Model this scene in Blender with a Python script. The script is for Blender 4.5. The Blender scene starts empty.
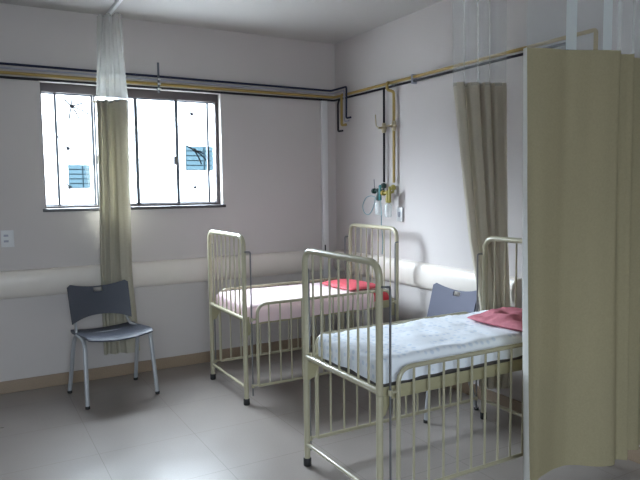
import bpy, bmesh, math, random
from mathutils import Vector, Matrix, noise

random.seed(4)
scene = bpy.context.scene
col = scene.collection
PI = math.pi

# ------------------------------------------------------------------ camera
cam_data = bpy.data.cameras.new('camera')
cam = bpy.data.objects.new('camera', cam_data)
col.objects.link(cam)
cam_data.sensor_width = 36.0
cam_data.lens = 616.0 / 640.0 * 36.0
cam_data.clip_start = 0.05
cam_data.clip_end = 300
rx = Vector((0.8674999, -0.4973127, -0.0111379)).normalized()   # world direction of image right
bz = Vector((-0.4947647, -0.8649405, 0.084177)).normalized()   # world direction towards the viewer
rx = (rx - bz * rx.dot(bz)).normalized()
uy = bz.cross(rx)
M4 = Matrix((rx, uy, bz)).transposed().to_4x4()
M4.translation = Vector((-2.9777, -4.8957, 1.45))
cam.matrix_world = M4
scene.camera = cam

# ------------------------------------------------------------------ world, sun, exposure
world = bpy.data.worlds.new('world')
scene.world = world
world.use_nodes = True
bg = world.node_tree.nodes['Background']
bg.inputs[0].default_value = (0.83, 0.905, 1.0, 1)
# overcast sky: brighter overhead than at the horizon
_nt = world.node_tree
_tc = _nt.nodes.new('ShaderNodeTexCoord')
_sp = _nt.nodes.new('ShaderNodeSeparateXYZ')
_nt.links.new(_tc.outputs['Generated'], _sp.inputs[0])
_mr = _nt.nodes.new('ShaderNodeMapRange')
_mr.inputs['From Min'].default_value = 0.0
_mr.inputs['From Max'].default_value = 0.7
_mr.inputs['To Min'].default_value = 7.0
_mr.inputs['To Max'].default_value = 22.0
_nt.links.new(_sp.outputs['Z'], _mr.inputs['Value'])
# and brighter where the veiled sun stands, up to the left beyond the window
_vm = _nt.nodes.new('ShaderNodeVectorMath')
_vm.operation = 'DOT_PRODUCT'
_d = Vector((-0.40, 0.70, 0.60)).normalized()
_vm.inputs[1].default_value = _d
_nt.links.new(_tc.outputs['Generated'], _vm.inputs[0])
_m2 = _nt.nodes.new('ShaderNodeMapRange')
_m2.interpolation_type = 'SMOOTHSTEP'
_m2.inputs['From Min'].default_value = 0.72
_m2.inputs['From Max'].default_value = 1.0
_m2.inputs['To Min'].default_value = 0.0
_m2.inputs['To Max'].default_value = 40.0
_nt.links.new(_vm.outputs['Value'], _m2.inputs['Value'])
_ad = _nt.nodes.new('ShaderNodeMath')
_nt.links.new(_mr.outputs['Result'], _ad.inputs[0])
_nt.links.new(_m2.outputs['Result'], _ad.inputs[1])
_v3 = _nt.nodes.new('ShaderNodeVectorMath')
_v3.operation = 'DOT_PRODUCT'
_v3.inputs[1].default_value = Vector((-0.78, 0.51, 0.38)).normalized()
_nt.links.new(_tc.outputs['Generated'], _v3.inputs[0])
_m3 = _nt.nodes.new('ShaderNodeMapRange')
_m3.interpolation_type = 'SMOOTHSTEP'
_m3.inputs['From Min'].default_value = 0.968
_m3.inputs['From Max'].default_value = 0.997
_m3.inputs['To Min'].default_value = 0.0
_m3.inputs['To Max'].default_value = 12.0
_nt.links.new(_v3.outputs['Value'], _m3.inputs['Value'])
_a3 = _nt.nodes.new('ShaderNodeMath')
_nt.links.new(_ad.outputs[0], _a3.inputs[0])
_nt.links.new(_m3.outputs['Result'], _a3.inputs[1])
_nt.links.new(_a3.outputs[0], bg.inputs[1])

def portal(name, loc, sx, sy, rot):
    d = bpy.data.lights.new(name, 'AREA')
    d.shape = 'RECTANGLE'
    d.size = sx
    d.size_y = sy
    d.cycles.is_portal = True
    o = bpy.data.objects.new(name, d)
    col.objects.link(o)
    o.location = loc
    o.rotation_euler = rot
    return o
portal('window_portal', (-1.79, 0.17, 1.775), 1.40, 0.94, (math.radians(-90), 0, 0))
portal('fill_window_portal', (-3.5, -6.87, 1.75), 2.04, 1.14, (math.radians(90), 0, 0))  # portal of the unseen window added as fill

vs = scene.view_settings
vs.view_transform = 'Standard'
vs.look = 'None'
vs.gamma = 1.0
vs.use_curve_mapping = False
vs.exposure = 1.08
scene.cycles.use_denoising = True
scene.cycles.max_bounces = 12
scene.cycles.diffuse_bounces = 6
scene.cycles.transparent_max_bounces = 16
scene.cycles.sample_clamp_indirect = 8.0

# ------------------------------------------------------------------ materials
def material(name, color, rough=0.5, metal=0.0, noise_amt=0.0, noise_scale=20.0, bump=0.0, bump_scale=60.0,
             spec=0.5, transl=0.0, alpha=1.0, coat=0.0):
    m = bpy.data.materials.new(name)
    m.use_nodes = True
    nt = m.node_tree
    b = nt.nodes['Principled BSDF']
    b.inputs['Base Color'].default_value = (*color, 1)
    b.inputs['Roughness'].default_value = rough
    b.inputs['Metallic'].default_value = metal
    b.inputs['Specular IOR Level'].default_value = spec
    b.inputs['Coat Weight'].default_value = coat
    tc = nt.nodes.new('ShaderNodeTexCoord')
    if noise_amt > 0:
        n = nt.nodes.new('ShaderNodeTexNoise')
        n.inputs['Scale'].default_value = noise_scale
        n.inputs['Detail'].default_value = 4
        nt.links.new(tc.outputs['Object'], n.inputs['Vector'])
        mix = nt.nodes.new('ShaderNodeMix')
        mix.data_type = 'RGBA'
        mix.inputs['A'].default_value = (*[c * (1 - noise_amt) for c in color], 1)
        mix.inputs['B'].default_value = (*[min(1, c * (1 + noise_amt)) for c in color], 1)
        nt.links.new(n.outputs['Fac'], mix.inputs['Factor'])
        nt.links.new(mix.outputs['Result'], b.inputs['Base Color'])
    if bump > 0:
        n2 = nt.nodes.new('ShaderNodeTexNoise')
        n2.inputs['Scale'].default_value = bump_scale
        n2.inputs['Detail'].default_value = 5
        nt.links.new(tc.outputs['Object'], n2.inputs['Vector'])
        bp = nt.nodes.new('ShaderNodeBump')
        bp.inputs['Strength'].default_value = bump
        bp.inputs['Distance'].default_value = 0.01
        nt.links.new(n2.outputs['Fac'], bp.inputs['Height'])
        nt.links.new(bp.outputs['Normal'], b.inputs['Normal'])
    out = nt.nodes['Material Output']
    last = b.outputs[0]
    if transl > 0:
        t = nt.nodes.new('ShaderNodeBsdfTranslucent')
        t.inputs['Color'].default_value = (*color, 1)
        mx = nt.nodes.new('ShaderNodeMixShader')
        mx.inputs[0].default_value = transl
        nt.links.new(last, mx.inputs[1])
        nt.links.new(t.outputs[0], mx.inputs[2])
        last = mx.outputs[0]
    if alpha < 1:
        t = nt.nodes.new('ShaderNodeBsdfTransparent')
        mx = nt.nodes.new('ShaderNodeMixShader')
        mx.inputs[0].default_value = alpha
        nt.links.new(t.outputs[0], mx.inputs[1])
        nt.links.new(last, mx.inputs[2])
        last = mx.outputs[0]
    nt.links.new(last, out.inputs['Surface'])
    return m

M = {}
M['wall'] = material('wall_paint', (0.49, 0.455, 0.44), 0.6, noise_amt=0.03, noise_scale=3, bump=0.08, bump_scale=150, spec=0.3)
M['ceiling'] = material('ceiling_paint', (0.46, 0.45, 0.43), 0.8, noise_amt=0.02, noise_scale=2)
M['guard'] = material('wall_guard_vinyl', (0.63, 0.58, 0.53), 0.36, noise_amt=0.04, noise_scale=6)
M['granite'] = material('granite', (0.27, 0.20, 0.14), 0.35, noise_amt=0.35, noise_scale=160)
M['sill'] = material('dark_sill_stone', (0.06, 0.055, 0.06), 0.35, noise_amt=0.2, noise_scale=80)
M['brownmetal'] = material('brown_window_metal', (0.085, 0.07, 0.072), 0.45, noise_amt=0.1, noise_scale=8)
M['darkmetal'] = material('dark_sash_metal', (0.10, 0.11, 0.13), 0.4, metal=0.3)
M['lock'] = material('sash_lock_plastic', (0.12, 0.12, 0.13), 0.5)
M['cream'] = material('cream_enamel', (0.38, 0.35, 0.245), 0.30, noise_amt=0.05, noise_scale=12, coat=0.3)
M['creamflat'] = material('cream_frame_enamel', (0.34, 0.31, 0.19), 0.38, noise_amt=0.10, noise_scale=14)
M['steel'] = material('dull_steel_rod', (0.20, 0.20, 0.21), 0.35, metal=0.8)
M['rubber'] = material('black_rubber', (0.012, 0.012, 0.013), 0.6)
M['navy'] = material('dark_navy_pipe', (0.010, 0.014, 0.04), 0.6, spec=0.25)
M['blackpipe'] = material('black_pipe', (0.010, 0.010, 0.014), 0.6, spec=0.25)
M['greypipe'] = material('grey_pipe', (0.30, 0.31, 0.36), 0.45)
M['bluegrey'] = material('blue_pipe', (0.03, 0.045, 0.14), 0.4)
M['yellow'] = material('ochre_pipe', (0.34, 0.235, 0.065), 0.5, noise_amt=0.08, noise_scale=30)
M['brass'] = material('dull_brass', (0.42, 0.36, 0.24), 0.35, metal=0.7)
M['whitep'] = material('white_plastic', (0.58, 0.585, 0.59), 0.4)
M['conduit'] = material('white_conduit', (0.66, 0.65, 0.65), 0.45)
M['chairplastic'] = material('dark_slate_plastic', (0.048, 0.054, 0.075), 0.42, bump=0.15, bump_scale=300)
M['chairplastic2'] = material('lit_slate_plastic', (0.100, 0.104, 0.145), 0.62, bump=0.15, bump_scale=300, spec=0.25)  # lighter copy of the chair plastic, window light put into the colour
M['chairleg'] = material('grey_leg_paint', (0.36, 0.37, 0.39), 0.35, metal=0.2)
M['redvinyl'] = material('red_vinyl', (0.55, 0.03, 0.045), 0.35)
M['redcloth'] = material('red_pillow_cloth', (0.50, 0.07, 0.09), 0.75, noise_amt=0.12, noise_scale=50)
M['rosecloth'] = material('rose_pillow_cloth', (0.52, 0.165, 0.205), 0.8, noise_amt=0.15, noise_scale=60, bump=0.3, bump_scale=45)
M['mattress'] = material('mattress_gap_shade', (0.10, 0.09, 0.085), 0.7, noise_amt=0.05)  # near-black colour paints the shaded gap below the near crib's sheet
M['pinksheet'] = material('pale_pink_sheet', (0.78, 0.61, 0.64), 0.85, noise_amt=0.04, noise_scale=10, transl=0.12)
M['curtain'] = material('beige_curtain_cloth', (0.46, 0.43, 0.345), 0.75, noise_amt=0.10, noise_scale=90, bump=0.2, bump_scale=400, transl=0.24, spec=0.3)
M['curtainB'] = material('lit_beige_curtain_cloth', (0.54, 0.50, 0.41), 0.75, noise_amt=0.10, noise_scale=90, bump=0.2, bump_scale=400, transl=0.30, spec=0.3)  # same cloth as the window curtain, lightened to paint in daylight
M['curtain2'] = material('olive_beige_curtain_cloth', (0.43, 0.375, 0.235), 0.78, noise_amt=0.14, noise_scale=110, bump=0.25, bump_scale=400, transl=0.22, spec=0.3)
M['hem'] = material('curtain_lit_side_hem', (0.80, 0.80, 0.77), 0.7, transl=0.35)  # near-white colour paints daylight on the folded curtain edge
M['net'] = material('white_curtain_netting', (0.72, 0.76, 0.76), 0.9, alpha=0.30, transl=0.4, spec=0.1)
M['netdense'] = material('gathered_white_netting', (0.66, 0.67, 0.65), 0.9, alpha=0.40, transl=0.3, spec=0.1)
M['seam'] = material('netting_seam_tape', (0.72, 0.78, 0.78), 0.9, alpha=0.6, transl=0.3)
M['rail'] = material('white_rail_aluminium', (0.66, 0.68, 0.68), 0.4, metal=0.1)
M['green'] = material('green_regulator_plastic', (0.005, 0.032, 0.026), 0.35)
M['yellowplastic'] = material('yellow_regulator_plastic', (0.26, 0.22, 0.04), 0.35)
M['tube'] = material('teal_tubing', (0.12, 0.26, 0.30), 0.3)
M['bottle'] = material('clear_bottle_plastic', (0.78, 0.84, 0.84), 0.15, alpha=0.35)
M['scale'] = material('pale_blue_flow_tube', (0.05, 0.20, 0.22), 0.2)
M['render'] = material('white_render', (0.55, 0.56, 0.56), 0.9, noise_amt=0.02)
M['louvre'] = material('blue_louvre', (0.022, 0.036, 0.043), 0.9, spec=0.0)
M['louvregap'] = material('dark_louvre_gap', (0.012, 0.020, 0.025), 0.9, spec=0.0)
M['ground'] = material('pale_concrete', (0.35, 0.345, 0.335), 0.9, noise_amt=0.1, noise_scale=2)
M['twig'] = material('dark_iron', (0.01, 0.012, 0.016), 0.9, spec=0.0)

def sheet_pattern():
    m = material('white_sheet_with_blue_motifs', (0.78, 0.81, 0.86), 0.85, transl=0.08)
    nt = m.node_tree
    b = nt.nodes['Principled BSDF']
    tc = nt.nodes.new('ShaderNodeTexCoord')
    v = nt.nodes.new('ShaderNodeTexVoronoi')
    v.inputs['Scale'].default_value = 26
    v.inputs['Randomness'].default_value = 0.35
    nt.links.new(tc.outputs['Object'], v.inputs['Vector'])
    r = nt.nodes.new('ShaderNodeValToRGB')
    r.color_ramp.elements[0].position = 0.22
    r.color_ramp.elements[0].color = (0.66, 0.74, 0.86, 1)
    r.color_ramp.elements[1].position = 0.36
    r.color_ramp.elements[1].color = (0.86, 0.90, 0.96, 1)
    nt.links.new(v.outputs['Distance'], r.inputs['Fac'])
    nt.links.new(r.outputs['Color'], b.inputs['Base Color'])
    return m
M['bluesheet'] = sheet_pattern()

def floor_material():
    m = material('polished_floor_tile', (0.34, 0.30, 0.25), 0.28, spec=0.8)
    nt = m.node_tree
    b = nt.nodes['Principled BSDF']
    tc = nt.nodes.new('ShaderNodeTexCoord')
    mp = nt.nodes.new('ShaderNodeMapping')
    mp.inputs['Location'].default_value = (1.87 + 0.545 * 20, 1.972 + 0.545 * 20, 0)
    nt.links.new(tc.outputs['Object'], mp.inputs['Vector'])
    br = nt.nodes.new('ShaderNodeTexBrick')
    br.offset = 0.0
    br.squash = 1.0
    br.inputs['Scale'].default_value = 1.0
    br.inputs['Brick Width'].default_value = 0.545
    br.inputs['Row Height'].default_value = 0.545
    br.inputs['Mortar Size'].default_value = 0.0022
    br.inputs['Mortar Smooth'].default_value = 0.3
    br.inputs['Color1'].default_value = (0.255, 0.226, 0.205, 1)
    br.inputs['Color2'].default_value = (0.25, 0.222, 0.203, 1)
    br.inputs['Mortar'].default_value = (0.16, 0.14, 0.12, 1)
    nt.links.new(mp.outputs['Vector'], br.inputs['Vector'])
    n = nt.nodes.new('ShaderNodeTexNoise')
    n.inputs['Scale'].default_value = 140
    n.inputs['Detail'].default_value = 3
    nt.links.new(tc.outputs['Object'], n.inputs['Vector'])
    rr = nt.nodes.new('ShaderNodeMapRange')
    rr.inputs['To Min'].default_value = 0.85
    rr.inputs['To Max'].default_value = 1.12
    nt.links.new(n.outputs['Fac'], rr.inputs['Value'])
    mx = nt.nodes.new('ShaderNodeMix')
    mx.data_type = 'RGBA'
    mx.blend_type = 'MULTIPLY'
    mx.inputs['Factor'].default_value = 1
    nt.links.new(br.outputs['Color'], mx.inputs['A'])
    nt.links.new(rr.outputs['Result'], mx.inputs['B'])
    nt.links.new(mx.outputs['Result'], b.inputs['Base Color'])
    n2 = nt.nodes.new('ShaderNodeTexNoise')
    n2.inputs['Scale'].default_value = 5
    nt.links.new(tc.outputs['Object'], n2.inputs['Vector'])
    r2 = nt.nodes.new('ShaderNodeMapRange')
    r2.inputs['To Min'].default_value = 0.24
    r2.inputs['To Max'].default_value = 0.38
    nt.links.new(n2.outputs['Fac'], r2.inputs['Value'])
    nt.links.new(r2.outputs['Result'], b.inputs['Roughness'])
    return m
M['floor'] = floor_material()

def glass_material():
    m = bpy.data.materials.new('window_glass')
    m.use_nodes = True
    nt = m.node_tree
    nt.nodes.remove(nt.nodes['Principled BSDF'])
    t = nt.nodes.new('ShaderNodeBsdfTransparent')
    t.inputs[0].default_value = (0.94, 0.97, 0.98, 1)
    g = nt.nodes.new('ShaderNodeBsdfGlossy')
    g.inputs['Roughness'].default_value = 0.02
    mx = nt.nodes.new('ShaderNodeMixShader')
    mx.inputs[0].default_value = 0.06
    nt.links.new(t.outputs[0], mx.inputs[1])
    nt.links.new(g.outputs[0], mx.inputs[2])
    nt.links.new(mx.outputs[0], nt.nodes['Material Output'].inputs['Surface'])
    return m
M['glass'] = glass_material()

# ------------------------------------------------------------------ mesh helpers
def add_box(bm, lo, hi, bevel=0.0, seg=2):
    r = bmesh.ops.create_cube(bm, size=1.0)
    vs_ = r['verts']
    for v in vs_:
        v.co = Vector([lo[i] + (v.co[i] + 0.5) * (hi[i] - lo[i]) for i in range(3)])
    if bevel > 0:
        es = list({e for v in vs_ for e in v.link_edges})
        bmesh.ops.bevel(bm, geom=es, offset=bevel, segments=seg, affect='EDGES', profile=0.5)

def round_path(pts, r, n=6):
    pts = [Vector(p) for p in pts]
    out = [pts[0]]
    for i in range(1, len(pts) - 1):
        a, b, c = pts[i - 1], pts[i], pts[i + 1]
        d1 = (a - b); d2 = (c - b)
        k = min(r, d1.length * 0.49, d2.length * 0.49)
        p1 = b + d1.normalized() * k
        p2 = b + d2.normalized() * k
        for j in range(n + 1):
            t = j / n
            out.append(p1 * (1 - t) ** 2 + b * 2 * t * (1 - t) + p2 * t * t)
    out.append(pts[-1])
    return out

def add_tube(bm, pts, r, sides=12, rb=None, closed=False, r2=None):
    """round (or, with r2, oval) tube swept along pts"""
    if rb:
        pts = round_path(pts, rb)
    pts = [Vector(p) for p in pts]
    n = len(pts)
    rings = []
    up = None
    for i, p in enumerate(pts):
        if closed:
            t = (pts[(i + 1) % n] - pts[i - 1]).normalized()
        elif i == 0:
            t = (pts[1] - pts[0]).normalized()
        elif i == n - 1:
            t = (pts[-1] - pts[-2]).normalized()
        else:
            t = ((pts[i + 1] - p).normalized() + (p - pts[i - 1]).normalized()).normalized()
        if up is None:
            ref = Vector((0, 0, 1)) if abs(t.z) < 0.9 else Vector((1, 0, 0))
            up = (ref - t * ref.dot(t)).normalized()
        else:
            up = (up - t * up.dot(t)).normalized()
        s = t.cross(up)
        rings.append([bm.verts.new(p + up * (math.cos(2 * PI * k / sides) * r) + s * (math.sin(2 * PI * k / sides) * (r2 or r))) for k in range(sides)])
    m = n if closed else n - 1
    for i in range(m):
        a, b = rings[i], rings[(i + 1) % n]
        for k in range(sides):
            bm.faces.new((a[k], a[(k + 1) % sides], b[(k + 1) % sides], b[k]))
    if not closed:
        bm.faces.new(list(reversed(rings[0])))
        bm.faces.new(rings[-1])

def add_lathe(bm, prof, loc=(0, 0, 0), sides=20, axis='Z'):
    rings = []
    for (r, h) in prof:
        ring = []
        for k in range(sides):
            a = 2 * PI * k / sides
            x, y, z = r * math.cos(a), r * math.sin(a), h
            if axis == 'X': x, y, z = h, x, y
            if axis == 'Y': x, y, z = x, h, y
            ring.append(bm.verts.new(Vector(loc) + Vector((x, y, z))))
        rings.append(ring)
    for i in range(len(rings) - 1):
        a, b = rings[i], rings[i + 1]
        for k in range(sides):
            bm.faces.new((a[k], a[(k + 1) % sides], b[(k + 1) % sides], b[k]))
    bm.faces.new(list(reversed(rings[0])))
    bm.faces.new(rings[-1])

def obj(name, bm, mat, parent=None, smooth=True):
    bmesh.ops.recalc_face_normals(bm, faces=bm.faces[:])
    me = bpy.data.meshes.new(name)
    bm.to_mesh(me)
    bm.free()
    me.materials.append(mat)
    if smooth:
        me.shade_smooth()
        try:
            me.set_sharp_from_angle(angle=math.radians(40))
        except Exception:
            pass
    o = bpy.data.objects.new(name, me)
    col.objects.link(o)
    if parent: o.parent = parent
    return o

def tag(o, label=None, cat=None, group=None, kind=None):
    if label: o['label'] = label
    if cat: o['category'] = cat
    if group: o['group'] = group
    if kind: o['kind'] = kind
    return o

def thing(name, label, cat, loc=(0, 0, 0), rotz=0.0, group=None):
    o = bpy.data.objects.new(name, None)
    o.empty_display_size = 0.1
    col.objects.link(o)
    o.location = loc
    o.rotation_euler = (0, 0, rotz)
    return tag(o, label, cat, group)

def copy_tree(o, parent=None):
    c = o.copy()
    col.objects.link(c)
    c.parent = parent
    for ch in list(o.children):
        copy_tree(ch, c)
    return c

def struct(name, bm, mat, parent=None, smooth=False, label=None):
    o = obj(name, bm, mat, parent, smooth)
    if parent is None:
        o['kind'] = 'structure'
    if label: o['label'] = label
    return o

def BM(): return bmesh.new()
def boxobj(name, lo, hi, mat, parent=None, bevel=0.0):
    b = BM(); add_box(b, lo, hi, bevel)
    return obj(name, b, mat, parent, bevel > 0)
def tubeobj(name, pts, r, mat, parent=None, rb=None, sides=12):
    b = BM(); add_tube(b, pts, r, sides, rb)
    return obj(name, b, mat, parent)

# ------------------------------------------------------------------ room shell
XL, YF, ZC = -5.6, -6.7, 2.75
WX0, WX1, WZ0, WZ1 = -2.478, -1.112, 1.320, 2.236
T = 0.16
b = BM(); add_box(b, (XL - T, YF - T, -0.12), (T, T, 0)); struct('floor', b, M['floor'])
b = BM(); add_box(b, (XL - T, YF - T, ZC), (T, T, ZC + 0.15)); struct('ceiling', b, M['ceiling'])
def wall_with_hole(bm, y0, y1, x0, x1, hx0, hx1, hz0, hz1):
    add_box(bm, (x0, y0, 0), (hx0, y1, ZC)); add_box(bm, (hx1, y0, 0), (x1, y1, ZC))
    add_box(bm, (hx0, y0, 0), (hx1, y1, hz0)); add_box(bm, (hx0, y0, hz1), (hx1, y1, ZC))
b = BM(); wall_with_hole(b, 0, T, XL - T, T, WX0, WX1, WZ0, WZ1); struct('wall_back', b, M['wall'])
b = BM(); wall_with_hole(b, YF - T, YF, XL - T, T, -4.5, -2.5, 1.2, 2.3); struct('wall_front', b, M['wall'])  # opening made for the added fill window
b = BM(); add_box(b, (0, YF, 0), (T, 0, ZC)); struct('wall_right', b, M['wall'])
b = BM(); add_box(b, (XL - T, YF, 0), (XL, 0, ZC)); struct('wall_left', b, M['wall'])
b = BM(); add_box(b, (XL, -0.012, 0), (0, 0, 0.090), 0.003); struct('baseboard_back', b, M['granite'])
b = BM(); add_box(b, (-0.012, YF, 0), (0, -0.012, 0.090), 0.003); struct('baseboard_right', b, M['granite'])
b = BM(); add_box(b, (XL, YF, 0), (XL + 0.012, -0.012, 0.090), 0.003); struct('baseboard_left', b, M['granite'])

# window: recess with brown head frame, sashes, panes, sill, iron ornaments seen against the glare
win = bpy.data.objects.new('window_1', None); col.objects.link(win); win['kind'] = 'structure'
win['label'] = 'wide sliding window over the grey chair, blown out by daylight'
FY0, FY1 = 0.055, 0.115
b = BM()
add_box(b, (WX0, FY0, WZ1 - 0.065), (WX1, FY1, WZ1), 0.003)
add_box(b, (WX0, FY0, WZ0), (WX1, FY1, WZ0 + 0.018), 0.002)
add_box(b, (WX1 - 0.030, FY0, WZ0 + 0.018), (WX1, FY1, WZ1 - 0.065), 0.002)
add_box(b, (WX0, FY0, WZ0 + 0.018), (WX0 + 0.012, FY1, WZ1 - 0.065), 0.002)
obj('window_frame', b, M['brownmetal'], win)
xs = [WX0 + 0.012, -2.104, -1.79, -1.466, WX1 - 0.030]
for i in range(4):
    y = 0.075 if i in (1, 2) else 0.095
    sx0, sx1 = xs[i], xs[i + 1]
    b = BM()
    w = 0.018 if i in (0, 3) else 0.013
    z0, z1 = WZ0 + 0.018, WZ1 - 0.065
    l = sx0 + (0.085 if i == 0 else 0)
    r = sx1 - (0.045 if i == 3 else 0)
    add_box(b, (l, y - 0.007, z0), (l + w, y + 0.007, z1))
    add_box(b, (r - w, y - 0.007, z0), (r, y + 0.007, z1))
    add_box(b, (sx0, y - 0.007, z0), (sx1, y + 0.007, z0 + 0.010))
    add_box(b, (sx0, y - 0.007, z1 - 0.010), (sx1, y + 0.007, z1))
    s = obj('sash', b, M['darkmetal'], win, False)
    boxobj('pane', (sx0 + 0.001, y - 0.002, z0 + 0.010), (sx1 - 0.001, y + 0.002, z1 - 0.010), M['glass'], s)
for x in (-2.084, -1.480):
    boxobj('sash_lock', (x - 0.024, 0.045, 1.65), (x + 0.018, 0.07, 1.72), M['lock'], win, 0.004)
def ornament(x, z, rays):
    x -= 0.026; z += 0.014
    b = BM()
    add_lathe(b, [(0.001, -0.006), (0.015, -0.004), (0.015, 0.004), (0.001, 0.006)], (x, 0.14, z), 10, 'Y')
    for (dx, dz) in rays:
        wr = 0.0062 if len(rays) > 2 else 0.005
        add_tube(b, [(x, 0.14, z), (x + dx * 0.6, 0.142, z + dz * 0.5), (x + dx, 0.14, z + dz)], wr, 6)
    obj('grille_ornament', b, M['twig'], win)
R1 = [(0.13, -0.06), (0.09, 0.03), (-0.05, 0.05), (-0.02, -0.10), (0.05, -0.09), (0.0, 0.06)]
ornament(-2.225, 2.075, R1)
ornament(-2.262, 1.755, [(-0.09, 0.13)])
ornament(-2.262, 1.462, [(-0.04, 0.07)])
ornament(-1.289, 2.062, [(-0.06, 0.12)])
ornament(-1.274, 1.765, [(0.10, -0.08), (0.08, -0.03), (0.06, -0.12), (-0.07, 0.04)])
ornament(-1.275, 1.452, [(0.0, 0.01)])
b = BM(); add_tube(b, [(-1.44, 0.14, 1.98), (-1.40, 0.14, 1.945), (-1.36, 0.14, 1.95)], 0.0038, 6); obj('grille_ornament', b, M['twig'], win)
b = BM(); add_tube(b, [(-1.41, 0.14, 1.60), (-1.36, 0.14, 1.58), (-1.33, 0.14, 1.55)], 0.0038, 6); obj('grille_ornament', b, M['twig'], win)
b = BM(); add_box(b, (WX0 - 0.02, -0.022, WZ0 - 0.022), (WX1 + 0.02, FY1, WZ0 + 0.001), 0.003); obj('window_sill', b, M['sill'], win)

fill_win = bpy.data.objects.new('fill_window', None); col.objects.link(fill_win); fill_win['kind'] = 'structure'  # unseen window added behind the camera for fill light
b = BM()
for z0, z1 in ((1.2, 1.23), (2.26, 2.3)): add_box(b, (-4.5, YF - 0.1, z0), (-2.5, YF - 0.06, z1))
for x in (-4.5, -3.515, -2.53): add_box(b, (x, YF - 0.1, 1.23), (x + 0.03, YF - 0.06, 2.26))
obj('window_frame', b, M['brownmetal'], fill_win)
boxobj('pane', (-4.47, YF - 0.082, 1.23), (-2.53, YF - 0.078, 2.26), M['glass'], fill_win)

# wall guards: rounded bumper rails
def guard(name, along, a0, a1, z0, z1, d, cuts=()):
    b = BM()
    prof = []
    n = 14
    for i in range(n + 1):
        t = i / n * PI
        prof.append((d * math.sin(t) ** 0.75, (z0 + z1) / 2 - (z1 - z0) / 2 * math.cos(t)))
    rings = []
    for a in (a0, a1):
        rings.append([b.verts.new((a, -p - 0.0005, z) if along == 'X' else (-p - 0.0005, a, z)) for p, z in prof])
    for i in range(n):
        b.faces.new((rings[0][i], rings[0][i + 1], rings[1][i + 1], rings[1][i]))
    b.faces.new(rings[0]); b.faces.new(rings[1])
    b.faces.new((rings[0][0], rings[1][0], rings[1][-1], rings[0][-1]))
    o = obj(name, b, M['guard'])
    o['kind'] = 'structure'
    return o
guard('trim_1', 'X', XL, -0.165, 0.684, 0.886, 0.045)['label'] = 'cream rounded wall guard along the window wall'
guard('trim_2', 'Y', YF + 0.1, -0.012, 0.682, 0.878, 0.045)['label'] = 'cream rounded wall guard along the right wall behind the beds'
b = BM(); add_box(b, (-0.160, -0.032, 0.090), (-0.100, -0.0005, 2.235), 0.006)
o = struct('trim_3', b, M['conduit'], smooth=True); o['label'] = 'white boxed conduit running down beside the corner'

# ------------------------------------------------------------------ outside
b = BM(); add_box(b, (-60, 0.9, -0.35), (60, 60, -0.2)); o = struct('ground', b, M['ground'])
bd = thing('neighbouring_building', 'white building with blue louvred openings seen through the window glare', 'building', (0, 14, -0.2))
b = BM(); add_box(b, (-14, 0.05, 0), (18, 5, 5.6)); obj('wall', b, M['render'], bd, False)
def louvres(x0, x1, z0, z1):
    z0 += 0.2; z1 += 0.2
    b = BM()
    add_box(b, (x0, -0.01, z0), (x1, 0.0495, z1))
    w = obj('louvred_window', b, M['louvregap'], bd, False)
    b = BM()
    n = 5
    for i in range(n):
        z = z0 + (z1 - z0) * (i + 0.1) / n
        for a, c in ((x0, x0 + (x1 - x0) * 0.62), (x0 + (x1 - x0) * 0.68, x1)):
            add_box(b, (a, -0.06, z), (c, -0.011, z + (z1 - z0) / n * 0.78))
    obj('slats', b, M['louvre'], w, False)
louvres(-0.41, 0.17, 1.52, 2.19)
louvres(3.04, 3.92, 2.05, 2.80)

# ------------------------------------------------------------------ pipes
def clipbox(b, c, s): add_box(b, [c[i] - s[i] / 2 for i in range(3)], [c[i] + s[i] / 2 for i in range(3)], 0.002)
def pipe(name, runs, r, mat, label, extra=None, cat='pipe', rb=0.02):
    t = thing(name, label, cat, (0, 0, 0), 0, 'medical gas pipes')
    t['group'] = 'gas pipes clipped along the two walls'
    b = BM()
    for pts in runs: add_tube(b, pts, r, 12, rb)
    obj('tube', b, mat, t)
    return t
PY = -0.028
XE = XL + 0.03
p_navy = pipe('gas_pipe', [[(XE, PY, 2.344), (-0.062, PY, 2.325), (-0.062, -0.290, 2.325), (-0.062, -0.285, 2.055), (-0.062, -0.355, 2.055)]], 0.0085, M['navy'],
     'dark navy pipe, topmost of the four along the window wall')
p_grey = pipe('gas_pipe', [[(XE, PY, 2.313), (-0.060, PY, 2.299), (-0.060, -0.250, 2.299), (-0.060, -0.250, 2.030), (-0.060, -0.320, 2.030)]], 0.0075, M['greypipe'],
     'thin grey pipe second from the top along the window wall')
p_yel = pipe('gas_pipe', [[(XE, PY, 2.279), (-0.030, PY, 2.268), (-0.030, -2.66, 2.271), (-0.030, -2.72, 2.272), (-0.030, -2.72, 2.15)],
                          [(-0.030, -0.208, 2.268), (-0.062, -0.208, 2.268), (-0.062, -0.208, 2.000), (-0.062, -0.278, 2.000)],
                          [(-0.030, -0.882, 2.270), (-0.062, -0.885, 2.270), (-0.062, -0.885, 2.215), (-0.03, -0.933, 2.195), (-0.03, -0.933, 1.485)]], 0.0115, M['yellow'],
     'ochre yellow pipe running round the corner and down to the regulators')
p_blk = pipe('gas_pipe', [[(XE, PY, 2.243), (-0.030, PY, 2.240), (-0.030, -2.42, 2.238), (-0.030, -2.54, 2.238), (-0.030, -2.54, 2.14)],
                          [(-0.03, -0.119, 2.238), (-0.045, -0.119, 2.20), (-0.045, -0.119, 1.955), (-0.045, -0.195, 1.955)],
                          [(-0.03, -0.800, 2.238), (-0.03, -0.800, 1.490)]], 0.009, M['blackpipe'],
     'black pipe, lowest of the four, dropping past a valve to the green regulator')
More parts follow.
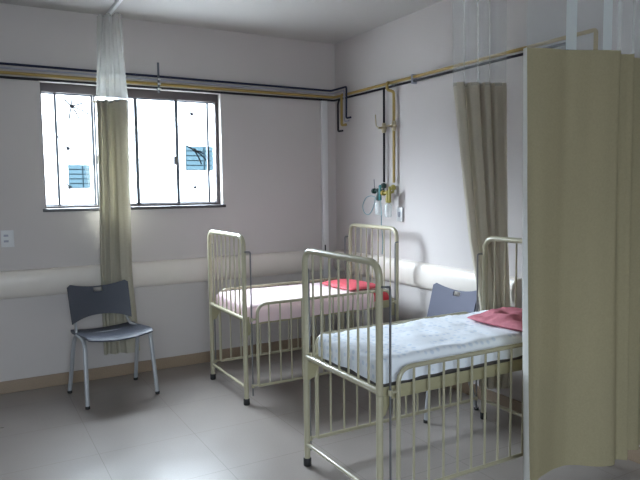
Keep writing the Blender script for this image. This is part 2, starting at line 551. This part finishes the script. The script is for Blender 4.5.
for nm, t, (y, z), lever in (('black', p_blk, (-0.800, 1.925), True), ('yellow', p_yel, (-0.933, 1.93), False)):
    b = BM()
    add_lathe(b, [(0.013, -0.04), (0.018, -0.03), (0.018, -0.012), (0.024, -0.008), (0.024, 0.008), (0.018, 0.012), (0.018, 0.03), (0.013, 0.04)], (-0.03, y, z), 16)
    add_lathe(b, [(0.009, 0.0), (0.009, 0.03), (0.014, 0.032), (0.014, 0.040)], (-0.03 - 0.055, y, z), 12, 'X')
    v = obj('valve', b, M['brass'], t)
    if lever:
        tubeobj('lever', [(-0.06, y, z), (-0.075, y + 0.045, z + 0.015), (-0.075, y + 0.055, z + 0.11)], 0.0045, M['brass'], v, 0.015, 8)
    else:
        tubeobj('lever', [(-0.075, y + 0.05, z), (-0.075, y - 0.035, z)], 0.0055, M['brass'], v, None, 8)
# clip bar on the window wall holding the pipes
t = thing('pipe_clip', 'dark vertical clip bar with pale clips crossing the pipes above the window', 'pipe clip', (-1.633, 0, 2.318))
boxobj('bar', (-0.007, -0.050, -0.115), (0.007, -0.040, 0.115), M['darkmetal'], t)
for z in (0.0, -0.035, -0.075):
    b = BM(); clipbox(b, (0.004, -0.052, z - 0.012), (0.024, 0.008, 0.014)); obj('clip', b, M['whitep'], t)
b = BM(); add_box(b, (-0.006, -0.040, -0.09), (0.006, -0.0005, -0.082)); obj('bracket', b, M['darkmetal'], t)
# clamps on the right wall
for y in (-1.175,):
    t = thing('pipe_clamp', 'small grey clamp holding the two pipes on the right wall', 'pipe clamp', (0, y, 2.254))
    b = BM(); add_box(b, (-0.046, -0.008, -0.036), (-0.0005, 0.008, 0.036), 0.002); obj('clamp', b, M['greypipe'], t)
t = tag(boxobj('hook', (-0.148, -0.046, 0.835), (-0.140, -0.0325, 0.93), M['rubber'], None, 0.002), 'small black strip hanging on the white conduit near the corner', 'hook')

# ------------------------------------------------------------------ wall plates
t = thing('light_switch', 'pale switch plate on the window wall at the left edge', 'switch', (-2.744, 0, 1.115))
boxobj('plate', (-0.035, -0.009, -0.06), (0.048, -0.0005, 0.06), M['whitep'], t, 0.003)
boxobj('rocker', (-0.018, -0.014, 0.015), (0.012, -0.009, 0.03), M['greypipe'], t, 0.001)
boxobj('rocker', (-0.018, -0.014, -0.025), (0.012, -0.009, -0.01), M['greypipe'], t, 0.001)
t = thing('wall_socket', 'small white socket box on the right wall beside the regulators', 'socket', (0, -0.985, 1.235))
boxobj('plate', (-0.018, -0.035, -0.055), (-0.0005, 0.035, 0.055), M['whitep'], t, 0.004)
boxobj('outlet', (-0.024, -0.012, -0.02), (-0.018, 0.012, 0.02), M['greypipe'], t, 0.002)

# ------------------------------------------------------------------ regulators
def regulator(name, label, y, z, body, is_green):
    t = thing(name, label, 'oxygen regulator', (0, y, z), 0, 'flow regulators above the bed')
    b = BM()
    add_tube(b, [(-0.03, 0, 0.06), (-0.03, 0, 0.0), (-0.075, 0, -0.005)], 0.010, 12, 0.012)
    add_lathe(b, [(0.006, 0.0), (0.020, 0.004), (0.022, 0.012), (0.022, 0.034), (0.018, 0.04)], (-0.03, 0, 0.015), 16)
    obj('connector', b, body, t)
    b = BM()
    add_lathe(b, [(0.010, -0.075), (0.020, -0.07), (0.022, -0.045), (0.016, -0.02), (0.016, 0.0), (0.024, 0.006), (0.024, 0.022), (0.010, 0.028)], (-0.08, 0, -0.01), 18)
    obj('body', b, body, t)
    b = BM()
    add_lathe(b, [(0.010, 0), (0.010, 0.035), (0.022, 0.037), (0.022, 0.058), (0.012, 0.062)], (-0.08, 0.015, -0.005), 16, 'Y')
    obj('knob', b, body, t)
    b = BM()
    add_lathe(b, [(0.011, -0.07), (0.012, -0.065), (0.012, 0.045), (0.006, 0.055)], (-0.09, -0.036, -0.01), 14)
    obj('flow_tube', b, M['scale'] if is_green else body, t)
    b = BM()
    add_lathe(b, [(0.018, 0.0), (0.026, 0.004), (0.030, 0.02), (0.030, 0.095), (0.022, 0.11), (0.014, 0.115)], (-0.08, 0, -0.20), 20)
    obj('bottle', b, M['bottle'], t)
    return t
reg1 = regulator('flow_regulator', 'green flow regulator with clear bottle hanging from the black pipe', -0.792, 1.425, M['green'], True)
tubeobj('stem', [(-0.08, 0.055, 0.0), (-0.08, 0.062, 0.09)], 0.003, M['darkmetal'], reg1, None, 8)
reg2 = regulator('flow_regulator', 'yellow flow regulator with clear bottle hanging from the ochre pipe', -0.922, 1.41, M['yellowplastic'], False)
hp = [(-0.08, -0.80, 1.345), (-0.085, -0.74, 1.355), (-0.08, -0.66, 1.335), (-0.08, -0.615, 1.27), (-0.08, -0.64, 1.215), (-0.08, -0.70, 1.20), (-0.08, -0.75, 1.235), (-0.08, -0.79, 1.30), (-0.085, -0.805, 1.34)]
hp = [(a, b_ + 0.052, c + 0.025) for a, b_, c in hp]
def smooth_path(pts, n=6):
    P = [Vector(p) for p in pts]
    out = []
    for i in range(len(P) - 1):
        p0 = P[max(i - 1, 0)]; p1 = P[i]; p2 = P[i + 1]; p3 = P[min(i + 2, len(P) - 1)]
        for j in range(n):
            s = j / n
            out.append(0.5 * ((2 * p1) + (p2 - p0) * s + (2 * p0 - 5 * p1 + 4 * p2 - p3) * s * s + (3 * p1 - p0 - 3 * p2 + p3) * s ** 3))
    out.append(P[-1])
    return out
tag(tubeobj('breathing_tube', smooth_path(hp), 0.0035, M['tube'], None, None, 8), 'thin teal tube looped on the wall left of the green regulator', 'tube')
tag(tubeobj('breathing_tube', smooth_path([(-0.09, -0.835, 1.355), (-0.09, -0.845, 1.24), (-0.085, -0.84, 1.14), (-0.08, -0.85, 1.02), (-0.08, -0.84, 0.91)]), 0.0035, M['tube'], None, None, 8),
    'thin blue tube hanging straight down behind the far bed', 'tube')

# ------------------------------------------------------------------ cribs
LEN, HW, TOP, RZ = 1.255, 0.327, 1.135, 0.585      # length between end frames, half width, arch height, end rail height
def make_crib(label):
    t = thing('hospital_crib', label, 'crib', (0, 0, 0), 0, 'cream steel hospital cribs')
    for name, x, sgn in (('footboard', 0.0, 1), ('headboard', LEN, -1)):
        b = BM()
        add_tube(b, [(x, -HW, RZ - 0.02), (x, -HW, TOP), (x, HW, TOP), (x, HW, RZ - 0.02)], 0.0160, 16, 0.075)
        add_tube(b, [(x, -HW, RZ), (x, HW, RZ)], 0.0130, 14)
        fb = obj(name, b, M['cream'], t)
        for k in range(7):
            y = -HW + (k + 1) * 2 * HW / 8
            tubeobj('bar', [(x, y, RZ), (x, y, TOP)], 0.0058, M['cream'], fb, None, 8)
        b = BM(); add_tube(b, [(x, -HW, 0.118), (x, HW, 0.118)], 0.0105, 12); obj('stretcher', b, M['cream'], fb)
        for s in (-1, 1):
            b = BM(); add_tube(b, [(x, s * HW, 0.028), (x, s * HW, RZ - 0.015)], 0.0160, 16)
            lg = obj('leg', b, M['cream'], t)
            b = BM(); add_lathe(b, [(0.019, 0.0), (0.021, 0.003), (0.021, 0.038), (0.018, 0.042)], (x, s * HW, 0), 16)
            obj('rubber_foot', b, M['rubber'], lg)
            # hooked steel guide rod
            gx, gy = x + sgn * 0.036, s * (HW + 0.028)
            b = BM(); add_tube(b, [(x, s * HW, 1.035), (x + sgn * 0.004, s * (HW + 0.028), 1.035), (gx, gy, 1.035), (gx, gy, 0.062)], 0.0052, 10, 0.012)
            obj('guide_rod', b, M['steel'], t)
            # gusset under the mattress frame
            b = BM()
            y0 = s * (HW - 0.012) - 0.004
            poly = [(x, 0.555), (x + sgn * 0.06, 0.555), (x + sgn * 0.06, 0.52), (x + sgn * 0.035, 0.47), (x, 0.46)]
            va = [b.verts.new((p[0], y0, p[1])) for p in poly]; vb = [b.verts.new((p[0], y0 + 0.008, p[1])) for p in poly]
            b.faces.new(va); b.faces.new(list(reversed(vb)))
            for i in range(5): b.faces.new((va[i], vb[i], vb[(i + 1) % 5], va[(i + 1) % 5]))
            obj('gusset', b, M['creamflat'], t, False)
    b = BM()
    for s in (-1, 1):
        add_box(b, (0.012, s * (HW - 0.016) - 0.004, 0.535), (LEN - 0.012, s * (HW - 0.016) + 0.004, 0.592), 0.002)
    for x in (0.0165, LEN - 0.0165):
        add_box(b, (x - 0.0035, -HW + 0.012, 0.556), (x + 0.0035, HW - 0.012, 0.592), 0.002)
    obj('mattress_frame', b, M['creamflat'], t)
    b = BM()
    for k in range(9):
        x = 0.09 + k * (LEN - 0.18) / 8
        add_box(b, (x - 0.02, -HW + 0.021, 0.553), (x + 0.02, HW - 0.021, 0.557))
    obj('slats', b, M['creamflat'], t)
    for s in (-1, 1):
        y = s * (HW + 0.028)
        b = BM()
        x0, x1, z0, z1 = 0.078, LEN - 0.078, 0.125, 0.680
        add_tube(b, [(x0, y, z0), (x0, y, z1), (x1, y, z1), (x1, y, z0)], 0.0105, 12, 0.075)
        add_tube(b, [(x0, y, z0), (x1, y, z0)], 0.0100, 12)
        for xx in (0.036, LEN - 0.036):
            xa = x0 if xx < 0.5 else x1
            for zz in (z0 + 0.005, z1 - 0.10):
                add_lathe(b, [(0.0065, -0.012), (0.0105, -0.012), (0.0105, 0.012), (0.0065, 0.012)], (xx, y, zz), 12)
                add_tube(b, [(xx + (0.008 if xx < 0.5 else -0.008), y, zz), (xa, y, zz)], 0.0065, 8)
        sr = obj('side_rail', b, M['cream'], t)
        for k in range(12):
            xx = x0 + (k + 1) * (x1 - x0) / 13
            tubeobj('bar', [(xx, y, z0), (xx, y, z1)], 0.0058, M['cream'], sr, None, 8)
    return t
crib = make_crib('cream steel crib farther away by the window wall with pale pink bedding')
crib.location = (-1.408, -0.805, 0)
crib2 = copy_tree(crib)
crib2.location = (-1.495, -2.472, 0)
crib2['label'] = 'nearer cream steel crib beside the large curtain with blue patterned bedding'

# ------------------------------------------------------------------ bedding
def rbox(size, r, n=(40, 22, 6), amp=0.0, sc=8.0, seed=0.0, open_bottom=False, seed_z=True):
    sx, sy, sz = size
    b = BM()
    bmesh.ops.create_cube(b, size=2.0)
    # subdivided cube from a grid
    b.clear()
    def face(u, v, w, su, sv, sw, nu, nv):
        vv = {}
        for i in range(nu + 1):
            for j in range(nv + 1):
                c = [0, 0, 0]
                c[u] = (i / nu * 2 - 1) * su; c[v] = (j / nv * 2 - 1) * sv; c[w] = sw
                vv[i, j] = b.verts.new(c)
        for i in range(nu):
            for j in range(nv):
                b.faces.new((vv[i, j], vv[i + 1, j], vv[i + 1, j + 1], vv[i, j + 1]))
    hx, hy, hz = sx / 2, sy / 2, sz / 2
    face(0, 1, 2, hx, hy, hz, n[0], n[1])
    if not open_bottom: face(0, 1, 2, hx, hy, -hz, n[0], n[1])
    for s in (-1, 1):
        face(0, 2, 1, hx, hz, s * hy, n[0], n[2])
        face(1, 2, 0, hy, hz, s * hx, n[1], n[2])
    bmesh.ops.remove_doubles(b, verts=b.verts[:], dist=1e-5)
    for v in b.verts:
        c = v.co
        bot = -hz + (r if not open_bottom else -1)
        inner = Vector((max(-hx + r, min(hx - r, c.x)), max(-hy + r, min(hy - r, c.y)), max(bot, min(hz - r, c.z))))
        d = c - inner
        if open_bottom and c.z < -hz + 1e-4: d.z = 0 if d.length else d.z
        if d.length > 1e-6:
            z = c.z
            v.co = inner + d.normalized() * r
            if open_bottom and z < hz - r: v.co.z = z
    if open_bottom:
        for v in b.verts:
            if v.co.z < -hz + 1e-3: v.co.z += 0.012 * noise.noise(Vector((v.co.x * 9 + seed, v.co.y * 9, 0)))
    if amp:
        for v in b.verts:
            p = Vector((v.co.x * sc, v.co.y * sc * 0.6, v.co.z * sc)) + Vector((seed, seed * 2, 0))
            k = noise.noise(p) * amp + abs(noise.noise(p * 2.3)) * amp * 0.6
            if v.co.z > -hz + 0.01:
                nrm = Vector((0, 0, 1)) if v.co.z > hz - r * 0.7 else Vector((0, math.copysign(0.6, v.co.y) if abs(v.co.y) > hy - r else 0, 0))
                v.co += nrm * k
    return b

def pillow_bm(sx, sy, sz, amp, seed):
    b = BM()
    n = 56
    V = {}
    for side in (1, -1):
        for i in range(n + 1):
            for j in range(n + 1):
                u, v = i / n * 2 - 1, j / n * 2 - 1
                e = max(0.0, (1 - abs(u) ** 3.2)) ** 0.55 * max(0.0, (1 - abs(v) ** 3.2)) ** 0.55
                pin = 1 - 0.07 * (u * u * v * v)
                edge = 1 - 0.05 * (1 - abs(v) ** 2) * abs(u) ** 4 - 0.0
                x = u * sx / 2 * pin * edge
                y = v * sy / 2 * pin * (1 - 0.05 * (1 - u * u) * v ** 4)
                w = noise.noise(Vector((x * 13 + seed, y * 7, side))) * amp + noise.noise(Vector((x * 26 + y * 18, seed, y * 6))) * amp * 0.5 - abs(noise.noise(Vector((x * 9 + y * 16 + seed, y * 4 - x * 5, 3.3)))) * amp * 1.3
                z = side * e * sz / 2 * (1.0 if side > 0 else 0.55) + (w * e if side > 0 else 0)
                V[side, i, j] = b.verts.new((x, y, z))
        for i in range(n):
            for j in range(n):
                b.faces.new((V[side, i, j], V[side, i + 1, j], V[side, i + 1, j + 1], V[side, i, j + 1]))
    bmesh.ops.remove_doubles(b, verts=b.verts[:], dist=1e-5)
    return b

# far crib
m = obj('mattress', rbox((1.19, 0.575, 0.10), 0.035), M['redvinyl']); m.location = (-0.768, -0.805, 0.610)
tag(m, 'red vinyl mattress showing at the head of the far crib', 'mattress')
s = obj('bed_sheet', rbox((1.035, 0.662, 0.122), 0.040, amp=0.004, sc=9, seed=3, open_bottom=True), M['pinksheet'])
s.location = (-0.862, -0.805, 0.611)
tag(s, 'pale pink sheet tucked over the mattress of the far crib', 'sheet')
p = obj('pillow', pillow_bm(0.31, 0.46, 0.06, 0.005, 1.0), M['redcloth']); p.location = (-0.395, -0.845, 0.688); p.rotation_euler = (0, 0, 0.05)
tag(p, 'flat red pillow on the pink sheet of the far crib', 'pillow')
# near crib
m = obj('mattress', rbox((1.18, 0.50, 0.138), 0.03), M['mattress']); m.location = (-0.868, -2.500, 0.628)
tag(m, 'mattress coloured dark as the shaded gap under the blue patterned sheet of the near crib', 'mattress')
s = obj('bed_sheet', rbox((1.205, 0.560, 0.108), 0.036, n=(90, 46, 6), amp=0.013, sc=10, seed=9, open_bottom=True), M['bluesheet'])
s.location = (-0.870, -2.490, 0.657)
tag(s, 'rumpled white sheet with pale blue motifs on the near crib', 'sheet')
p = obj('pillow', pillow_bm(0.36, 0.46, 0.09, 0.022, 7.0), M['rosecloth']); p.location = (-0.448, -2.600, 0.731); p.rotation_euler = (0, 0.0, 0.06)
tag(p, 'crumpled rose red pillow on the near crib beside the large curtain', 'pillow')

# ------------------------------------------------------------------ chairs (front faces local -Y)
def make_chair(name, label, plastic):
    t = thing(name, label, 'chair', (0, 0, 0), 0, 'slate plastic visitor chairs')
    W = 0.235
    for s in (-1, 1):
        b = BM()
        add_tube(b, [(s * (W + 0.008), -0.215, 0.012), (s * (W - 0.008), -0.155, 0.455), (s * (W - 0.008), 0.075, 0.455), (s * (W + 0.008), 0.205, 0.012)], 0.0150, 14, 0.085, r2=0.0105)
        lf = obj('leg_frame', b, M['chairleg'], t)
        for y, yy in ((-0.215, -1), (0.205, 1)):
            b = BM(); add_lathe(b, [(0.013, 0), (0.016, 0.002), (0.016, 0.018), (0.013, 0.02)], (s * (W + 0.008), y, 0), 12)
            obj('foot_cap', b, M['rubber'], lf)
        b = BM(); add_tube(b, [(s * (W - 0.014), 0.06, 0.447), (s * (W - 0.045), 0.165, 0.46), (s * (W - 0.060), 0.252, 0.66)], 0.012, 12, 0.06, r2=0.009)
        obj('upright', b, M['chairleg'], t)
    b = BM()
    add_tube(b, [(-W + 0.01, -0.08, 0.435), (W - 0.01, -0.08, 0.435)], 0.010, 10); add_tube(b, [(-W + 0.01, 0.07, 0.435), (W - 0.01, 0.07, 0.435)], 0.010, 10)
    obj('crossbar', b, M['chairleg'], t)
    # seat: sagging shell with waterfall front
    def shell(f, nu, nv, thick, hole=None):
        b = BM()
        V = {}
        for i in range(nu + 1):
            for j in range(nv + 1):
                V[i, j] = b.verts.new(f(i / nu * 2 - 1, j / nv))
        for i in range(nu):
            for j in range(nv):
                if hole and hole(( i + 0.5) / nu * 2 - 1, (j + 0.5) / nv): continue
                b.faces.new((V[i, j], V[i + 1, j], V[i + 1, j + 1], V[i, j + 1]))
        loose = [v for v in b.verts if not v.link_faces]
        bmesh.ops.delete(b, geom=loose, context='VERTS')
        bmesh.ops.recalc_face_normals(b, faces=b.faces[:])
        bmesh.ops.solidify(b, geom=b.faces[:], thickness=thick)
        return b
    def seat(u, v):
        hw = 0.232 - 0.012 * abs(2 * v - 1) ** 4
        x = u * hw
        y = -0.225 + v * 0.42 + (0.02 * (1 - u * u) * (-1 if v < 0.5 else 1) * abs(2 * v - 1) ** 3)
        z = 0.482 - 0.030 * v - 0.020 * (1 - u * u) - 0.018 * max(0, 1 - v / 0.16) ** 2 + 0.010 * max(0, (v - 0.8) / 0.2)
        return (x, y, z)
    obj('seat', shell(seat, 24, 24, 0.011), plastic, t)
    def back(u, v):
        hw = 0.216 + 0.006 * v
        x = u * hw
        zt = 0.745 + 0.035 * abs(u) ** 2.0
        if abs(u) > 0.9: zt -= (abs(u) - 0.9) * 0.22
        zb = 0.545 - 0.045 * abs(u) ** 2.2
        z = zb + (zt - zb) * v
        y = 0.168 + (z - 0.5) * 0.28 + 0.028 * (1 - u * u)
        return (x, y, z)
    obj('backrest', shell(back, 40, 26, 0.010, lambda u, v: abs(u) < 0.15 and 0.79 < v < 0.95), plastic, t)
    return t
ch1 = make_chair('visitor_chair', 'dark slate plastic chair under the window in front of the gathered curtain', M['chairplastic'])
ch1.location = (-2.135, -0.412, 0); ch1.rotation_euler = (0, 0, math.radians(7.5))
ch2 = make_chair('visitor_chair', 'slate plastic chair, coloured lighter for window light, against the right wall between the two cribs', M['chairplastic2'])
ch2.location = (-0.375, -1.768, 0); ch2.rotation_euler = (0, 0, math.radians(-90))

# caster at the left edge
t = thing('caster_wheel', 'black caster foot on the floor at the left edge', 'caster', (-2.878, -0.06, 0))
b = BM(); add_lathe(b, [(0.012, -0.014), (0.028, -0.012), (0.030, -0.006), (0.030, 0.006), (0.028, 0.012), (0.012, 0.014)], (0, 0, 0.030), 20, 'Y'); obj('wheel', b, M['rubber'], t)
b = BM(); add_box(b, (-0.018, -0.02, 0.045), (0.018, 0.02, 0.07), 0.004); add_tube(b, [(0, 0, 0.07), (0, 0, 0.085)], 0.007, 10); obj('fork', b, M['rubber'], t)

# ------------------------------------------------------------------ curtains
def resample(pts, n):
    sp = smooth_path([(p[0], p[1], 0) for p in pts], 10)
    L = [0]
    for i in range(1, len(sp)): L.append(L[-1] + (sp[i] - sp[i - 1]).length)
    out = []
    k = 0
    for i in range(n + 1):
        d = L[-1] * i / n
        while k < len(L) - 2 and L[k + 1] < d: k += 1
        s = (d - L[k]) / max(1e-9, L[k + 1] - L[k])
        out.append(sp[k].lerp(sp[k + 1], s))
    return out
def cloth(levels, n, m, ripple=0.0, freq=30, thick=0.002, hem=None):
    """levels: list of (z, plan polyline) from top to bottom"""
    R_ = [(z, resample(p, n)) for z, p in levels]
    b = BM()
    rows = []
    for k in range(len(R_) - 1):
        (za, A), (zb, B) = R_[k], R_[k + 1]
        for j in range(m + (1 if k == len(R_) - 2 else 0)):
            s = j / m
            ss = s
            row = []
            for i in range(n + 1):
                p = A[i].lerp(B[i], ss)
                z = za + (zb - za) * s
                if hem and k == len(R_) - 2: z += hem(i / n) * s ** 3
                tvec = (A[min(i + 1, n)] - A[max(i - 1, 0)])
                nv = Vector((-tvec.y, tvec.x, 0))
                if nv.length > 0: nv.normalize()
                q = p + nv * ripple * math.sin(i / n * freq + 1.5 * noise.noise(Vector((i / n * 5, z * 0.8, 0))))
                row.append(b.verts.new((q.x, q.y, z)))
            rows.append(row)
    for j in range(len(rows) - 1):
        for i in range(n):
            b.faces.new((rows[j][i], rows[j][i + 1], rows[j + 1][i + 1], rows[j + 1][i]))
    bmesh.ops.recalc_face_normals(b, faces=b.faces[:])
    if thick: bmesh.ops.solidify(b, geom=b.faces[:], thickness=thick)
    return b
ZA, ZBB, ZC2 = 2.075, 2.06, 2.045
cA = thing('privacy_curtain', 'gathered beige curtain with white netting top in front of the window', 'curtain', (0, 0, 0), 0, 'beige privacy curtains')
A_top = [(-2.075, -0.05), (-2.06, -0.12), (-2.035, -0.07), (-2.015, -0.16), (-1.98, -0.10), (-1.965, -0.20), (-1.925, -0.17)]
A_mid = [(-2.122, -0.18), (-2.135, -0.26), (-2.098, -0.20), (-2.075, -0.29), (-2.045, -0.22), (-2.005, -0.34), (-1.94, -0.33), (-1.928, -0.25)]
A_low = [(-2.125, -0.050), (-2.118, -0.11), (-2.085, -0.055), (-2.06, -0.135), (-2.02, -0.075), (-1.985, -0.16), (-1.915, -0.145), (-1.895, -0.06)]
obj('netting', cloth([(ZC - 0.02, A_top), (ZA, A_mid)], 140, 20, 0.006, 60, 0), M['netdense'], cA)
obj('curtain_panel', cloth([(ZA + 0.02, A_mid), (0.80, [(x, y * 0.55 - 0.028) for x, y in A_low]), (0.20, [(x + 0.35 * (x + 2.125) * 0.5, y * 0.6 - 0.025) for x, y in A_low])], 160, 20, 0.004, 45), M['curtain'], cA)
cB = thing('privacy_curtain', 'gathered beige curtain hanging at the right wall between the two cribs', 'curtain', (0, 0, 0), 0, 'beige privacy curtains')
PLEATS = [(0.0, -0.02), (0.0, 0.03), (0.06, 0.045), (0.17, 0.04), (0.22, -0.025), (0.25, -0.03), (0.28, 0.035), (0.40, 0.045), (0.46, 0.03), (0.48, -0.03), (0.51, -0.03), (0.54, 0.04), (0.66, 0.035), (0.69, -0.02), (0.72, -0.02), (0.76, 0.025), (0.90, 0.02), (1.0, 0.0)]
def pleated(a, c, k):
    return [(a[0] + (c[0] - a[0]) * s_ - 0.495 * d * k, a[1] + (c[1] - a[1]) * s_ - 0.865 * d * k) for s_, d in PLEATS]
B_top = pleated((-0.345, -1.965), (-0.060, -2.125), 1.0)
B_mid = pleated((-0.262, -2.030), (-0.055, -2.150), 0.85)
B_low = pleated((-0.195, -2.060), (-0.048, -2.175), 0.6)
obj('netting', cloth([(ZC - 0.02, [(x - 0.01, y) for x, y in B_top]), (ZBB, B_top)], 140, 16, 0.003, 60, 0), M['net'], cB)
obj('curtain_panel', cloth([(ZBB + 0.02, B_top), (1.12, B_mid), (0.70, B_low), (0.17, B_low)], 240, 14, 0.002, 50, 0), M['curtainB'], cB)
cC = thing('privacy_curtain', 'large olive beige curtain drawn beside the near crib at the right edge', 'curtain', (0, 0, 0), 0, 'beige privacy curtains')
C_top = [(-0.846, -2.984), (-0.79, -3.0), (-0.733, -3.014), (-0.68, -3.025), (-0.636, -3.030), (-0.597, -3.048), (-0.55, -3.073), (-0.507, -3.096), (-0.45, -3.118), (-0.410, -3.132), (-0.388, -3.10), (-0.362, -3.075), (-0.32, -3.095), (-0.287, -3.116), (-0.262, -3.08), (-0.22, -3.065), (-0.16, -3.085), (-0.10, -3.05), (-0.03, -3.07)]
C_low = [(-0.892, -3.083), (-0.80, -3.058), (-0.72, -3.045), (-0.65, -3.036), (-0.602, -3.037), (-0.56, -3.065), (-0.515, -3.10), (-0.47, -3.135), (-0.435, -3.150), (-0.40, -3.152), (-0.37, -3.13), (-0.345, -3.12), (-0.325, -3.14), (-0.305, -3.155), (-0.27, -3.11), (-0.22, -3.075), (-0.16, -3.11), (-0.10, -3.08), (-0.03, -3.09)]
hemf = lambda u: -0.02 * max(0, 1 - u / 0.1)
obj('curtain_panel', cloth([(ZC2, C_top), (0.14, C_low)], 200, 30, 0.0025, 40, hem=hemf), M['curtain2'], cC)
obj('lit_side_hem', cloth([(ZC2, [(-0.800, -2.950), (-0.835, -2.955), (-0.8465, -2.984)]), (1.0, [(-0.82, -2.975), (-0.862, -2.995), (-0.872, -3.035)]), (0.12, [(-0.845, -3.01), (-0.885, -3.045), (-0.8925, -3.083)])], 12, 20), M['hem'], cC)
obj('netting', cloth([(ZC - 0.02, C_top), (ZC2, C_top)], 160, 6, 0.002, 40, 0), M['net'], cC)
for xa, xb in ((-0.655, -0.605), (-0.50, -0.46)):
    def onp(x):
        for i in range(len(C_top) - 1):
            if C_top[i][0] <= x <= C_top[i + 1][0]:
                s = (x - C_top[i][0]) / (C_top[i + 1][0] - C_top[i][0]); return C_top[i][1] * (1 - s) + C_top[i + 1][1] * s
    b = BM()
    lo = [(xa, onp(xa) - 0.004), (xb, onp(xb) - 0.004)]
    vs_ = [b.verts.new((x, y, z)) for z in (ZC2, ZC - 0.02) for x, y in lo]
    b.faces.new((vs_[0], vs_[1], vs_[3], vs_[2]))
    obj('seam_tape', b, M['seam'], cC)

# ceiling rails the curtains hang from
def rail(pts, label):
    b = BM(); 
    for i in range(len(pts) - 1):
        a, c = Vector(pts[i]), Vector(pts[i + 1])
        w = 0.012
        d = (c - a).normalized(); n = Vector((-d.y, d.x, 0)) * w
        va = [b.verts.new(p) for p in (a - n, a + n, c + n, c - n)]
        vb = [b.verts.new(Vector(p) - Vector((0, 0, 0.02))) for p in (a - n, a + n, c + n, c - n)]
        b.faces.new(va); b.faces.new(vb)
        for k in range(4): b.faces.new((va[k], va[(k + 1) % 4], vb[(k + 1) % 4], vb[k]))
    return tag(obj('curtain_rail', b, M['rail'], None, False), label, 'curtain rail')
rail([(-2.0, -0.02, ZC), (-2.0, -4.2, ZC)], 'white ceiling rail carrying the curtain in front of the window')
rail([(-0.02, -2.05, ZC), (-1.97, -2.05, ZC)], 'white ceiling rail over the gap between the two cribs')
rail([(-0.02, -3.07, ZC), (-1.97, -3.07, ZC)], 'white ceiling rail over the large olive curtain')
